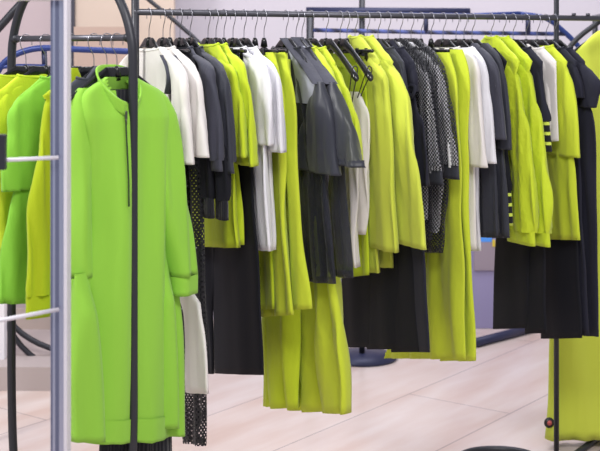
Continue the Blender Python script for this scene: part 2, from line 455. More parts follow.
def trousers(fr, label, mat, near, width, b=.011, fold=.004, lean=LEAN, v0=0, waist_mat=None, cat='trousers', name='hanging_trousers', group=None, lam=.09, split=True, ph=None, far=None, tilt=.22):
    o = root(name, (fr.H[0], fr.H[1], fr.zr), fr.ang, label, cat, group)
    ph = random.uniform(-.6, .6) if ph is None else ph
    rows = px_rows(fr, near, width=width, lean=lean, v0=v0, n=40, far=far); v = vfun(v0, rows, lean)
    top3 = rows[:3]
    wr = [(r[0]-.001, r[1]+.001, z) for r, z in ((rows[0], rows[0][2]+.002), (rows[0], rows[0][2]-.02), (rows[1], rows[0][2]-.042))]
    cloth('waistband', waist_mat or mat, o, wr, lambda t, d: b+.0012, v, .001, lam, ph, hem=False)
    if split:
        def half(f): return [((r[0] if f else r[0]+(r[1]-r[0])*.47), (r[1] if not f else r[1]-(r[1]-r[0])*.49), r[2]-(tilt*i/39*(r[1]-r[0])*.49 if f else 0)) for i, r in enumerate(rows)]
        cloth('trouser_leg', mat, o, half(0), lambda t, d: b, v, fold, lam, ph, tilt)
        cloth('trouser_leg', mat, o, half(1), lambda t, d: b, v, fold, lam, ph+.9, tilt)
    else:
        cloth('skirt_panel' if cat == 'skirt' else 'trouser_leg', mat, o, rows, lambda t, d: b, v, fold, lam, ph, tilt)
    return o

# ---------------------------------------------------------------- garment rack with the long rail
rk = root('clothes_rack', (.2, 3.9, 0), 0, 'long grey garment rail on dark posts carrying the lime, white and black clothes', 'clothes rack')
def wpart(name, pts, r, mat, parent, closed=False, seg=14):
    bm = bmesh.new(); off = parent.location
    tube(bm, [Vector(p)-off for p in pts], r, seg, closed); return frombm(name, bm, mat, parent)
d = Vector((BQ[0]-BP[0], BQ[1]-BP[1], 0)).normalized()
P0 = Vector((BP[0], BP[1], BZ)); P1 = Vector((BQ[0], BQ[1], BZ))
wpart('rail', [P0-d*.01, P1+d*.55], .0095, M['rail'], rk)
wpart('post', [(P0.x-.005, P0.y, .0), (P0.x-.005, P0.y, 2.0)], .0115, M['post'], rk)
wpart('post', [(P1.x, P1.y+.012, .0), (P1.x, P1.y+.012, 2.0)], .0088, M['post'], rk)
for s in (.07, .13): wpart('rail_stud', [P1+d*s+Vector((0, 0, .008)), P1+d*s+Vector((0, 0, .017))], .007, M['rail'], rk)
wpart('foot', [(P1.x, P1.y, .012), (1.22, 4.74, .012)], .012, M['post'], rk)
wpart('foot', smooth_pts([(P1.x, P1.y, .012), (.80, 4.36, .012), (.69, 4.405, .012), (.58, 4.36, .012), (.52, 4.2, .012), (.56, 4.02, .012), (.70, 3.95, .012), (P1.x, P1.y, .012)], 8), .012, M['post'], rk)
wpart('foot', [(P0.x+.15, P0.y-.3, .012), (P0.x-.15, P0.y+.3, .012)], .012, M['post'], rk)
# ---------------------------------------------------------------- small rack with the loop frame on the left
ra = root('loop_clothes_rack', (-.6, 3.27, 0), 0, 'dark loop-framed rack on the left with a short rail of green garments', 'clothes rack')
A0 = Vector((AP[0], AP[1], 0)); A1 = Vector((AQ[0], AQ[1], 0)); da = (A1-A0).normalized(); wA = (A1-A0).length
ztop = 1.66; pts = []
def loop(h):  # fraction inset for height
    return h
cA = (A0+A1)*.5; hw = wA/2
for i in range(0, 13):
    p = PI*i/12; pts.append(cA+da*hw*math.cos(p)+Vector((0, 0, 1.40+.26*math.sin(p))))
pts += [A0+Vector((0, 0, z)) for z in (1.2, .9, .65, .5)]
for i in range(1, 12):
    p = PI*i/12; pts.append(cA-da*hw*math.cos(p)+Vector((0, 0, .42-.405*math.sin(p))))
pts += [A1+Vector((0, 0, z)) for z in (.5, .65, .9, 1.2)]
wpart('loop_frame', smooth_pts(pts, 4, True), .0118, M['post'], ra, True)
RA = Vector((0, 0, AZ))
wpart('rail', [A0+RA+da*.01, A1+RA-da*.01], .0085, M['rail'], ra)
wpart('rail_cap', [A0+RA+da*.008, A0+RA+da*.024, A0+RA+da*.027], [.0115, .0115, .009], M['post'], ra)
wpart('rail_cap', [A1+RA-da*.027, A1+RA-da*.024, A1+RA-da*.008], [.009, .0115, .0115], M['post'], ra)
pa = Vector((-da.y, da.x, 0))
for q in (A0, A1):
    wpart('foot', [q*.85+cA*.15+pa*.24+Vector((0, 0, .012)), q*.85+cA*.15-pa*.24+Vector((0, 0, .012))], .012, M['post'], ra)
wpart('foot', [A0+Vector((0,0,.012)), A1+Vector((0,0,.012))], .012, M['post'], ra)

# ---------------------------------------------------------------- background racks
def wtop(name, label, cat, parts, base):
    o = root(name, base, 0, label, cat)
    for nm, pts, r, mat in parts: wpart(nm, pts, r, mat, o)
    return o
Yb = 5.3
twist, nt_, b_ = newmat('blue_black_twisted_bar')
w_ = nt_.nodes.new('ShaderNodeTexWave'); w_.inputs['Scale'].default_value = 8; w_.bands_direction = 'DIAGONAL'
t_ = nt_.nodes.new('ShaderNodeTexCoord'); r_ = nt_.nodes.new('ShaderNodeValToRGB')
r_.color_ramp.elements[0].color = (*lin((38, 40, 62)), 1); r_.color_ramp.elements[1].color = (*lin((76, 90, 158)), 1)
nt_.links.new(t_.outputs['Object'], w_.inputs[0]); nt_.links.new(w_.outputs[0], r_.inputs[0]); nt_.links.new(r_.outputs[0], b_.inputs[0])
sp = lambda L, Y: [at(x, y, Y) for x, y in L]
parts = [('top_bar', sp([(308, 14), (470, 16), (520, 14)], Yb), .012, M['blue']),
         ('bent_arm', smooth_pts(sp([(520, 14), (545, 18), (562, 30), (578, 46), (592, 66), (602, 110), (604, 200), (604, 372)], Yb), 6), .011, M['blue']),
         ('middle_bar', sp([(309, 30), (440, 32.5), (566, 34)], Yb), .009, twist),
         ('upright', sp([(310, 10), (310, 372)], Yb), .016, M['post']),
         ('short_strut', sp([(426, 16), (426, 33)], Yb), .010, M['navyp']),
         ('short_strut', sp([(528, 14), (528, 34)], Yb), .011, M['navyp']),
         ('foot', [at(310, 372, Yb)+Vector((0, -.3, .0)), at(310, 372, Yb)+Vector((0, .3, .0))], .014, M['post'])]
wtop('blue_clothes_rack', 'blue tubular rack with bent right arm behind the long rail', 'clothes rack', parts, (at(450, 380, Yb).x, Yb, 0))
parts = [('beam', sp([(306, 10.5), (470, 11.5)], 5.7), .016, M['navyp']), ('upright', sp([(362, -60), (362, 355)], 5.72), .014, M['post']),
         ('upright', sp([(311, 11), (311, 355)], 5.72), .014, M['post'])]
wtop('navy_display_frame', 'dark navy frame with a thin upright near the back wall', 'display frame', parts, (at(420, 380, 5.7).x, 5.7, 0))
parts = [('loop_bar', smooth_pts(sp([(562, 62), (566, 52), (578, 38), (592, 27), (608, 17), (640, 8)], 4.9), 6), .0105, M['post']),
         ('upright', sp([(562, 62), (560, 200), (560, 411)], 4.9), .013, M['post']),
         ('upright', sp([(640, 8), (650, 200), (650, 411)], 4.9), .013, M['post'])]
wtop('curved_clothes_rack', 'dark grey curved rack bar behind the right end of the rail', 'clothes rack', parts, (at(600, 405, 4.9).x, 4.9, 0))
parts = [('loop_bar', smooth_pts(sp([(-60, 90), (-20, 45), (-6, 33), (6, 20), (16, 9), (30, -4), (60, -20)], 4.6), 6), .015, M['post']),
         ('upright', sp([(-60, 90), (-60, 434)], 4.6), .015, M['post'])]
wtop('arched_clothes_rack', 'dark arched rack tube in the top left corner', 'clothes rack', parts, (at(-40, 430, 4.6).x, 4.6, 0))
parts = [('loop_bar', smooth_pts(sp([(-12, 90), (0, 68), (10, 58), (25, 51), (45, 48), (80, 49.5), (131, 51.5)], 4.5), 6), .0115, M['blue']),
         ('upright', sp([(-12, 90), (-12, 443)], 4.5), .0115, M['blue']),
         ('upright', sp([(44, 48), (45, 72)], 4.52), .010, M['navyp']),
         ('lower_bar', smooth_pts(sp([(-10, 72), (3, 67), (20, 66), (46, 66.5)], 4.5), 4), .008, M['blue'])]
wtop('blue_arched_rack', 'thin blue curved rack tube running behind the green garments', 'clothes rack', parts, (at(60, 440, 4.5).x, 4.5, 0))
parts = [('diagonal_bar', sp([(135, -12), (149, 0), (170, 17), (191, 35), (214, 56), (300, 356)], 5.8), .010, M['post'])]
wtop('slanting_display_pole', 'thin dark slanting pole against the wall left of centre', 'display pole', parts, (at(240, 350, 5.8).x, 5.8, 0))
# oval mirror-like ring stand, bottom left
mir = root('ring_stand', (at(95, 350, 5.4).x, 5.4, 0), 0, 'dark double ring stand low behind the left loop rack', 'ring stand')
for ry, cy in ((55, 300), (77, 300)):
    P = [at(95+92*math.cos(2*PI*k/48), cy+ry*math.sin(2*PI*k/48), 5.4) for k in range(48)]
    wpart('ring', P, .0125, M['post'], mir, True)
slab_o = slab('low_board', (at(-6, 340, 5.35).x-.03, 5.35, .33), (.16, .05, .66), plain('white_board', (236, 234, 240), .5)); tag(slab_o, 'white low panel at the left edge near the floor', 'board')
slab_o = slab('plinth', (at(14, 380, 5.15).x, 5.55, .05), (.62, .7, .10), plain('stone_plinth', (186, 174, 172), .5)); tag(slab_o, 'low beige plinth on the floor behind the left rack', 'plinth')
lbx = slab('partition_wall', ((at(75, 0, 5.9).x+at(131, 0, 5.9).x)/2, 5.9, .77), (at(131, 0, 5.9).x-at(75, 0, 5.9).x, .06, 1.54), plain('tan_board', (176, 152, 140), .6)); tag(lbx, 'tan partition behind the green dress collar, against the beige wall', 'partition')
# fixture seen between the trousers and the white sleeve
fx = root('display_cabinet', (at(492, 300, 6.4).x, 6.46, 0), 0, 'pale lavender cabinet with blue screen seen below the white sleeve', 'cabinet')
def lbox(nm, c, s, mat, parent, bev=.004):
    bm = bmesh.new(); box(bm, Vector(c)-parent.location, s, bev); return frombm(nm, bm, mat, parent, False)
lbox('cabinet_body', (at(492, 300, 6.36).x, 6.46, .42), (.42, .2, .84), plain('lavender_laminate', (148, 142, 182), .4), fx)
lbox('drawer_front', (at(486, 300, 6.35).x, 6.355, .375), (.125, .02, .15), plain('taupe_laminate', (150, 138, 152), .4), fx)
bmx = lbox('screen', (at(484, 239, 6.35).x, 6.35, at(484, 239, 6.35).z), (.08, .012, .03), plain('blue_sign_face', (80, 150, 240), .4), fx, .002)
lbox('warning_tag', (at(493.5, 244, 6.35).x, 6.345, at(493, 243, 6.35).z), (.014, .012, .035), plain('yellow_tag', (215, 190, 60), .5), fx, .001)
fl = root('floor_bar', (1.0, 6.1, 0), 0, 'dark low bar on the floor in front of the lavender cabinet', 'base bar')
wpart('bar', [(.84, 5.96, .022), (1.175, 6.28, .022)], .022, M['navyp'], fl)  # dark low bar running diagonally along the floor
bm = bmesh.new(); tube(bm, [(0, 0, 0), (0, 0, .012), (0, 0, .03), (0, 0, .034)], [.16, .165, .05, .04], 40)
bs = frombm('round_stand_base', bm, M['navyp']); bs.location = (at(362, 352, 5.75).x, 5.75, 0); tag(bs, 'dark round stand base on the floor under the black trousers', 'stand base')

# ---------------------------------------------------------------- foreground shelving post
sh = root('shelving_upright', (at(59, 300, 2.55).x, 2.55, 0), 0, 'silver aluminium slotted upright with white rods in the left foreground', 'shelving')
X0 = at(50, 0, 2.55).x; X1 = at(68.8, 0, 2.55).x; wd = X1-X0
lbox('upright', ((X0+X1)/2-.003, 2.56, 1.0), (wd-.009, .03, 2.0), M['silver'], sh, .002)
lbox('edge_flange', (X1-.003, 2.55, 1.0), (.007, .045, 2.0), M['whitep'], sh, .001)
lbox('slot_channel', (X0+.0155, 2.5455, 1.0), (.008, .003, 2.0), M['groove'], sh, .0005)
lbox('slot_channel', (X0+.0045, 2.5455, 1.0), (.004, .003, 2.0), M['groove'], sh, .0005)
zt = at(0, -1, 2.55).z
lbox('cross_bar', (X1-.35, 2.55, zt+.012), (.70, .04, .03), M['whitep'], sh, .002)
for (xa, ya, xb, yb) in ((-14, 161, 58, 157.5), (-14, 323, 58, 309.5)):
    q1 = at(xb, yb, 2.53); Yn = 2.53*(yb-YH)/(ya-YH)
    q2 = at(xa, ya, Yn*1.0)
    wpart('shelf_rod', [q1, q2], .0042, M['whitep'], sh)
slb = lbox('end_bracket', at(1, 152, 2.45), (.02, .02, .07), M['post'], sh, .002)

# ================================================================ garments on the long rail
def hb(x, short, kind='wood', yaw=0, half=.155):
    fr = FB(x, yaw); make_hanger(fr, 'black %s with wire hook holding the %s' % ('clip hanger' if kind == 'clip' else 'hanger', short), kind, half); return fr
T = 'top'
# --- white tees next to the green dress
fr = hb(149, 'first white tee with dark shoulder trim')
o, b1 = top(fr, 'tee_shirt', T, 'white short sleeve tee with dark trim, left one of two', M['beige'], [(162, 47), (181, 67), (187, 112), (192, 165)], (.07, .075), 160, body_near=[(166, 80), (176, 160)], bodyw=.30, neck=.1)
def binding(o, fr, pts, mat, w=.016):
    r = px_rows(fr, pts, width=w, n=16); r2 = [(a, b, z) for a, b, z in r]
    cloth('shoulder_trim', mat, o, r2, lambda t, d: .0195, vfun(0, r2), .001, .05, 0, hem=False)
binding(o, fr, [(168, 55), (173, 66), (175, 80), (172, 94)], M['dark'], .02)
fr = hb(163, 'second white tee with dark shoulder trim')
o, b1 = top(fr, 'tee_shirt', T, 'white short sleeve tee with dark trim, right one of two beside charcoal jackets', M['beige'], [(175, 49), (192, 65), (201, 112), (207, 158)], (.07, .075), 156)
binding(o, fr, [(180, 55), (187, 64), (189, 76), (188, 84)], M['dark'], .02)
# black netting trousers and beige ones
fr = FB(170, 0); trousers(fr, 'long black open netting trousers hanging beside the green dress', M['netting'], [(192, 62), (198, 150), (204, 260), (205, 340), (204, 446)], [(0, .14), (.5, .2), (1, .16)], fold=.005, b=.013)
fr = hb(170, 'black netting trousers', 'clip')
fr = FB(156)
trousers(fr, 'cream slim trousers with hem just above the netting hem', M['beige'], [(174, 62), (178, 120), (184, 210), (190, 280), (198, 303), (203, 330), (208, 394)], None, far=[(160, 62), (162, 210), (176, 280), (182, 303), (186, 394)], fold=.003, split=False)
# --- charcoal jackets
fr = hb(180, 'left charcoal jacket')
top(fr, 'short_sleeve_jacket', 'jacket', 'charcoal short sleeve jacket, left one of two beside the white tees', M['dark'], [(190, 52), (208, 63), (214, 85), (218, 120), (222, 172)], (.08, .10), 166, cuff=.02, fold=.005, sb=.017)
fr = hb(190, 'right charcoal jacket')
top(fr, 'short_sleeve_jacket', 'jacket', 'charcoal short sleeve jacket, right one of two beside lime tees', M['dark2'], [(200, 50), (216, 60), (225, 76), (229, 115), (232, 158), (234, 174)], (.08, .10), 166, cuff=.03, fold=.006)
fr = FB(185)
top(fr, 'dark_sweatshirt', 'sweatshirt', 'black long sleeve sweatshirt, cuffs showing below the charcoal jackets', M['black'], [(198, 56), (212, 74), (220, 120), (226, 170), (227, 221)], (.06, .055), 168, cuff=.045, cuffmat=M['rib'], v0=.002, collar=False)
fr = FB(176)
top(fr, 'dark_sweatshirt', 'sweatshirt', 'black long sleeve sweatshirt, its cuff left of the other black cuff', M['black'], [(188, 58), (200, 76), (206, 120), (211, 170), (213, 219)], (.06, .055), 168, cuff=.045, cuffmat=M['rib'], collar=False)
# black trousers on clip hangers
fr = FB(220); trousers(fr, 'black straight trousers, narrow strip left of the wide black pair', M['black'], [(222, 62), (219, 150), (214, 250), (212, 374)], None, far=[(206, 62), (204, 150), (198, 250), (200, 374)], b=.008)
fr = hb(224, 'black wide trousers left of the white shirts', 'clip')
trousers(fr, 'black wide leg trousers hanging below the lime tees', M['black'], [(238, 56), (249, 100), (254, 200), (258, 260), (262, 375)], [(0, .28), (.5, .33), (1, .36)], fold=.002, lam=.2, split=False)
# --- lime tees
fr = hb(208, 'left lime tee')
top(fr, 'tee_shirt', T, 'lime jersey tee, left one of two beside the charcoal jackets', M['lime2'], [(212, 51), (230, 65), (238, 90), (243, 125), (247, 158)], (.11, .12), 246, body_near=[(226, 90), (231, 160), (234, 200), (236, 248)], bodyw=.34, fold=.006, neck=.08)
fr = hb(216, 'right lime tee')
top(fr, 'tee_shirt', T, 'lime jersey tee, right one of two beside the white shirts', M['lime2'], [(223, 49), (238, 58), (246, 80), (250, 115), (256, 167)], (.11, .12), 248, body_near=[(232, 90), (236, 160), (240, 200), (242, 245)], bodyw=.36, fold=.006, neck=.08)
# --- white shirts
fr = hb(233, 'left white shirt')
top(fr, 'white_shirt', 'shirt', 'white cotton shirt, left one of two beside the lime tees', M['white'], [(245, 52), (260, 60), (268, 75), (271, 112), (271, 146)], (.11, .12), 252, body_near=[(262, 90), (266, 150), (270, 200), (272, 251)], bodyw=.22, fold=.005)
fr = hb(244, 'right white shirt')
top(fr, 'white_shirt', 'shirt', 'white cotton shirt, right one of two beside the lime long-sleeved pair', M['white'], [(256, 52), (270, 62), (278, 80), (281, 112), (284, 153)], (.11, .12), 250, body_near=[(268, 90), (270, 150), (272, 250)], bodyw=.22, fold=.005)
# --- lime long
fr = hb(255, 'left lime trousers strip', 'clip')
trousers(fr, 'lime straight panel trousers, left strip beside the white shirts', M['lime'], [(274, 53), (283, 90), (286, 150), (287, 220), (293, 315)], [(0, .22), (1, .28)], fold=.005)
fr = hb(264, 'right lime trousers strip', 'clip')
trousers(fr, 'lime straight panel trousers, right strip left of the grey organza tops', M['lime'], [(286, 53), (292, 90), (296, 150), (300, 220), (308, 309)], [(0, .22), (1, .16)], fold=.004)
fr = FB(250)
trousers(fr, 'lime trousers seen as a short strip under the white shirts', M['lime2'], [(264, 56), (270, 150), (272, 250), (275, 309)], [(0, .2), (1, .24)], fold=.003)
fr = FB(276)
trousers(fr, 'lime flared skirt, left part of the long skirts reaching lowest', M['lime2'], [(288, 60), (296, 200), (294, 300), (297, 409)], [(0, .2), (.6, .22), (1, .24)], fold=.010, b=.02, cat='skirt', name='flared_skirt', split=False, lam=.10)
fr = FB(297)
trousers(fr, 'lime flared skirt, wide right one reaching lowest of all', M['lime'], [(306, 60), (320, 200), (338, 282), (342, 320), (346, 350), (349, 414)], [(0, .2), (.5, .28), (.75, .34), (1, .38)], fold=.014, b=.024, cat='skirt', name='flared_skirt', split=False, lam=.11)
# --- grey organza tops
ORG = (
 (286, 'left', [(322, 82), (330, 110), (336, 150), (340, 176)], [(317, 82), (308, 115), (302, 150), (298, 184)],
  [(288, 38), (304, 58), (321, 84)], [(296, 50), (311, 70), (318, 86), (318, 104)], [(291, 50), (295, 70), (297, 86), (297, 104)],
  [(318, 120), (328, 190), (335, 284)], [(303, 120), (303, 190), (306, 284)], 290),
 (296, 'right', [(334, 82), (345, 112), (355, 145), (363, 168)], [(328, 82), (325, 115), (328, 150), (338, 178)],
  [(299, 37), (315, 58), (333, 84)], [(306, 46), (320, 66), (328, 80), (329, 100)], [(301, 46), (306, 66), (310, 80), (312, 100)],
  [(335, 120), (344, 190), (351, 278)], [(322, 120), (322, 190), (325, 280)], 280))
for x, lab, sl, slf, stp, yk, ykf, bn, bf, hy in ORG:
    fr = hb(x, '%s grey organza top' % lab)
    o, bd = top(fr, 'organza_top', T, 'grey shouldered black organza top, %s one of two with flared sheer sleeves' % lab, M['organza'], sl, (.13, .26), hy, bodymat=M['organza2'], sleevefar=slf, body_near=bn, bodyw=.22, fold=.006, sb=.026, lam=.08, ash=.14)
    r = px_rows(fr, yk, far=ykf, n=14)
    cloth('grey_yoke', M['grey'], o, r, lambda t, d: .017, vfun(0, r), .002, .05, 0, hem=False)
    r = px_rows(fr, stp, width=[(0, .03), (.3, .04), (.75, .035), (1, .028)], n=16)
    cloth('shoulder_strap', M['dark'], o, r, lambda t, d: .0195, vfun(0, r), .001, .05, 0, hem=False)
    if lab == 'right':
        bm = bmesh.new()
        for k in range(6):
            z = -.56-.032*k; u = .17; box(bm, (u, bd.surf(u, z, -1)-.001, z), (.010, .002, .018))
        frombm('yellow_print', bm, M['yellowt'], o, False)
# --- lime tops behind
fr = hb(302, 'lime blouse beside the grey organza tops')
top(fr, 'lime_blouse', T, 'lime long blouse, slanting strip right of the grey organza tops', M['lime'], [(306, 42), (320, 54), (333, 76), (344, 105), (353, 135), (358, 166)], (.10, .12), 160, fold=.004)
fr = hb(311, 'second lime blouse')
top(fr, 'lime_blouse', T, 'lime blouse immediately left of the bare hanger arms', M['lime'], [(314, 44), (328, 56), (342, 80), (353, 108), (359, 140), (362, 168)], (.10, .11), 160, fold=.004)
# --- camisoles on bare hangers
CAMI = []
for x, lab, near in ((326, 'left', [(349, 118), (354, 128), (358, 160), (356, 200), (357, 268)]), (340, 'right', [(358, 92), (366, 108), (369, 124), (367, 180), (365, 235)])):
    fr = hb(x, 'cream camisole, %s bare-armed one of two' % lab, half=.205)
    o = root('camisole', (fr.H[0], fr.H[1], fr.zr), fr.ang, 'cream camisole on thin black straps, %s one of two' % lab, 'camisole')
    r = px_rows(fr, near, width=[(0, .06), (.2, .16), (1, .13)], n=26); v = vfun(0, r)
    c = cloth('body', M['beige'], o, r, lambda t, d: .011, v, .006, .05, .5)
    for (ua, ub) in ((r[0][1]-.005, .188), (r[0][0]-.02, -.17)):
        bm = bmesh.new(); z = -.094-.083*(abs(ub)/.2)**1.25
        for sg in (-1, 1):
            tube(bm, smooth_pts([(ub, 0, z+.015), (ub, .009*sg, z), ((ua+ub)/2, .006*sg, (z+r[2][2])/2), (ua, v(0, 0)+.004*sg, r[2][2])], 4), .0018, 6)
        frombm('strap', bm, M['pinblack'], o)
# --- lime filler behind hangers
fr = hb(347, 'folded lime trousers', 'clip')
trousers(fr, 'lime trousers clipped behind the bare hanger arms', M['lime2'], [(356, 54), (364, 80), (366, 150), (368, 250), (368, 275)], [(0, .24), (1, .22)], fold=.006)
# --- citron coats
fr = hb(355, 'left pale lime coat')
top(fr, 'wool_coat', 'coat', 'pale lime wool coat, left one of two side by side', M['citron'], [(354, 40), (368, 53), (382, 70), (388, 95), (390, 130), (394, 200), (396, 253)], (.12, .15), 274, body_near=[(368, 90), (375, 180), (380, 273)], bodyw=.3, fold=.004, sb=.017, neck=.035)
fr = hb(367, 'right pale lime coat')
top(fr, 'wool_coat', 'coat', 'pale lime wool coat, right one of two beside the black vests', M['citron'], [(367, 42), (380, 52), (393, 67), (402, 82), (413, 140), (420, 190), (427, 250)], (.12, .17), 270, body_near=[(385, 90), (390, 180), (392, 268)], bodyw=.3, fold=.004, sb=.017, neck=.035)
# --- black trousers below
for x, lab, near, far in ((370, 'leftmost', [(381, 62), (380, 180), (378, 260), (372, 347)], [(366, 62), (350, 180), (342, 260), (340, 347)]),
                        (371, 'second', [(385, 62), (392, 180), (398, 260), (399, 349)], [(370, 62), (370, 180), (368, 260), (367, 349)]),
                        (372.5, 'third', [(390, 62), (405, 180), (413, 260), (419, 352)], [(375, 62), (385, 180), (390, 260), (392, 352)]),
                        (374, 'rightmost', [(390, 62), (413, 180), (425, 260), (430, 352)], [(376, 62), (396, 180), (402, 260), (404, 352)])):
    fr = FB(x); trousers(fr, 'black suit trousers, %s of four below the pale lime coats' % lab, M['black'] if lab != 'rightmost' else M['navy'], near, None, far=far, b=.009, fold=.0025, lam=.2, split=False)
# --- dark vests
fr = hb(378, 'left dark slate vest')
top(fr, 'slate_vest', 'vest', 'dark slate vest, left one of two right of the lime coats', M['dark2'], [(382, 40), (400, 60), (405, 75), (407, 92)], (.05, .05), 185, body_near=[(404, 92), (410, 140), (417, 185)], bodyw=.3)
fr = hb(388, 'right dark slate vest')
o, _v = top(fr, 'slate_vest', 'vest', 'dark slate vest, right one of two beside the mesh tops', M['navy'], [(394, 40), (411, 62), (417, 78), (417, 92)], (.05, .05), 188, body_near=[(413, 92), (423, 130), (430, 186)], bodyw=.34, fold=.006)
u, Y = fr.solve(415, 0); z = fr.zof(91, Y); bm = bmesh.new()
tube(bm, [(u+.018*math.cos(2*PI*k/20), -.012+.012*math.sin(4*PI*k/20)*.3, z+.018*math.sin(2*PI*k/20)) for k in range(20)], .0055, 8, closed=True)
tube(bm, smooth_pts([(u-.01, -.014, z-.015), (u-.012, -.018, z-.05), (u-.002, -.016, z-.10)], 4), [.005]*8+[.002], 8)
frombm('bow', bm, M['navy'], o)
# --- mesh tops
for x, lab, sl, bn in ((400, 'left', [(404, 38), (420, 54), (430, 74), (434, 95), (440, 150), (444, 186)], [(424, 120), (431, 184), (430, 240)]),
                       (411, 'right', [(416, 38), (432, 50), (443, 68), (449, 95), (455, 130), (460, 180)], [(440, 120), (447, 186), (441, 253)])):
    fr = hb(x, '%s black mesh top' % lab)
    o, bd = top(fr, 'mesh_top', T, 'black open mesh top, %s one of two' % lab, M['mesh'], sl, (.10, .12), 250, body_near=bn, bodyw=.16, fold=.003, cuff=.03, cuffmat=M['dark2'], bb=.015)
    # pale lining showing through the holes
    r = px_rows(fr, [(a-2.5, b+4) for a, b in sl[:-1]]+[(sl[-1][0]-3, sl[-1][1]-12)], width=[(0, .05), (.3, .085), (1, .10)], n=24)
    cloth('lining', M['white'], o, r, lambda t, d: .0108, vfun(0, r), .003*.8, .055*.8, 0, hem=False)
    r = px_rows(fr, [(bn[0][0]-2, 130), (bn[1][0]-4, bn[1][1]), (bn[2][0]-3, bn[2][1]-20)], width=.10, n=12)
    cloth('lining', M['white'], o, r, lambda t, d: .009, vfun(0, r), .002, .05, 0, hem=False)
# --- lime long trousers on clips
fr = hb(421, 'left long lime trousers', 'clip')
trousers(fr, 'long lime trousers, left one of two right of the mesh tops', M['lime'], [(449, 53), (456, 76), (459, 150), (461, 250), (465, 359)], [(0, .24), (.5, .32), (1, .5)], fold=.006, lam=.12)
fr = hb(431, 'right long lime trousers', 'clip')
o = trousers(fr, 'long lime trousers, right one of two beside the white sleeved blouses', M['lime'], [(462, 50), (466, 62), (468, 150), (471, 250), (475, 361)], [(0, .24), (1, .2)], fold=.004)
# --- white blouses
fr = hb(443, 'left white blouse')
top(fr, 'white_blouse', 'blouse', 'white blouse, left one of two right of the long lime trousers', M['beige'], [(465, 49), (475, 60), (480, 90), (483, 140), (486, 168)], (.09, .10), 248, body_near=[(470, 100), (473, 170), (474, 250)], bodyw=.15)
fr = hb(456, 'right white blouse')
top(fr, 'white_blouse', 'blouse', 'white blouse, right one of two beside the slate tees', M['white'], [(473, 47), (484, 62), (489, 95), (493, 140), (496, 164)], (.09, .10), 246, body_near=[(477, 100), (479, 170), (479, 251)], bodyw=.15)
# --- slate tees
fr = hb(464, 'left slate tee')
top(fr, 'slate_tee', T, 'dark slate tee, left one of two right of the white blouses', M['dark'], [(476, 43), (491, 57), (498, 75), (502, 105), (505, 140)], (.10, .11), 236, bodymat=M['dark2'], body_near=[(488, 100), (494, 170), (499, 236)], bodyw=.18, fold=.004)
fr = hb(472, 'right slate tee')
top(fr, 'slate_tee', T, 'dark slate tee, right one of two beside the lime nylon jackets', M['dark2'], [(487, 43), (498, 55), (503, 72), (508, 112), (510, 150)], (.10, .11), 238, body_near=[(496, 100), (505, 170), (510, 238)], bodyw=.18)
# --- lime nylon jackets
fr = hb(491, 'left lime nylon jacket')
top(fr, 'nylon_jacket', 'jacket', 'lime crinkled nylon jacket with elastic cuff, left one of two', M['crinkle'], [(488, 39), (504, 55), (516, 75), (523, 105), (531, 155), (536, 205), (534, 246)], (.11, .11), 222, cuff=.04, body_near=[(508, 100), (513, 150), (515, 200)], bodyw=.2, fold=.006, sb=.019, neck=.03)
fr = hb(503, 'right lime nylon jacket')
top(fr, 'nylon_jacket', 'jacket', 'lime crinkled nylon jacket with elastic cuff, right one of two', M['crinkle'], [(499, 38), (516, 54), (529, 73), (537, 105), (546, 160), (551, 205), (549, 247)], (.10, .10), 222, cuff=.04, body_near=[(520, 100), (525, 160), (528, 200)], bodyw=.2, fold=.006, sb=.018, neck=.03)
# --- black striped
stripe = fabric('black_lime_stripe', (30, 31, 36), scale=10)
nt = stripe.node_tree; bs_ = nt.nodes['Principled BSDF']; tcn = nt.nodes.new('ShaderNodeTexCoord'); sep = nt.nodes.new('ShaderNodeSeparateXYZ')
ma = nt.nodes.new('ShaderNodeMath'); ma.operation = 'MULTIPLY'; ma.inputs[1].default_value = 2*PI/.032
sn = nt.nodes.new('ShaderNodeMath'); sn.operation = 'SINE'; gt = nt.nodes.new('ShaderNodeMath'); gt.operation = 'GREATER_THAN'; gt.inputs[1].default_value = .55
mxx = nt.nodes.new('ShaderNodeMix'); mxx.data_type = 'RGBA'; mxx.inputs[6].default_value = (*lin((28, 29, 34)), 1); mxx.inputs[7].default_value = (*lin((205, 222, 90)), 1)
nt.links.new(tcn.outputs['Object'], sep.inputs[0]); nt.links.new(sep.outputs[2], ma.inputs[0]); nt.links.new(ma.outputs[0], sn.inputs[0]); nt.links.new(sn.outputs[0], gt.inputs[0])
nt.links.new(gt.outputs[0], mxx.inputs[0]); nt.links.new(mxx.outputs[2], bs_.inputs['Base Color'])
fr = hb(513, 'black sweater with striped sleeve end')
top(fr, 'striped_cuff_sweater', 'sweater', 'black sweater with lime striped sleeve end, right of the nylon jackets', M['navy'], [(510, 40), (530, 54), (540, 70), (545, 95), (550, 125), (552, 152)], (.07, .07), 150, cuff=.09, cuffmat=stripe)
fr = FB(478)
top(fr, 'striped_cuff_sweater', 'sweater', 'black sweater whose striped cuff shows left of the nylon jackets', M['black'], [(490, 60), (499, 90), (505, 140), (511, 190), (513, 226)], (.06, .05), 215, cuff=.10, cuffmat=stripe, collar=False, body_near=[(496, 100), (504, 215)], bodyw=.2)
fr = hb(526, 'cream tee in the narrow gap')
top(fr, 'cream_tee', T, 'cream tee seen as a narrow strip left of the lime tunic', M['beige'], [(530, 44), (547, 59), (550, 80), (553, 118), (554, 138)], (.06, .06), 142)
fr = hb(537, 'lime tunic')
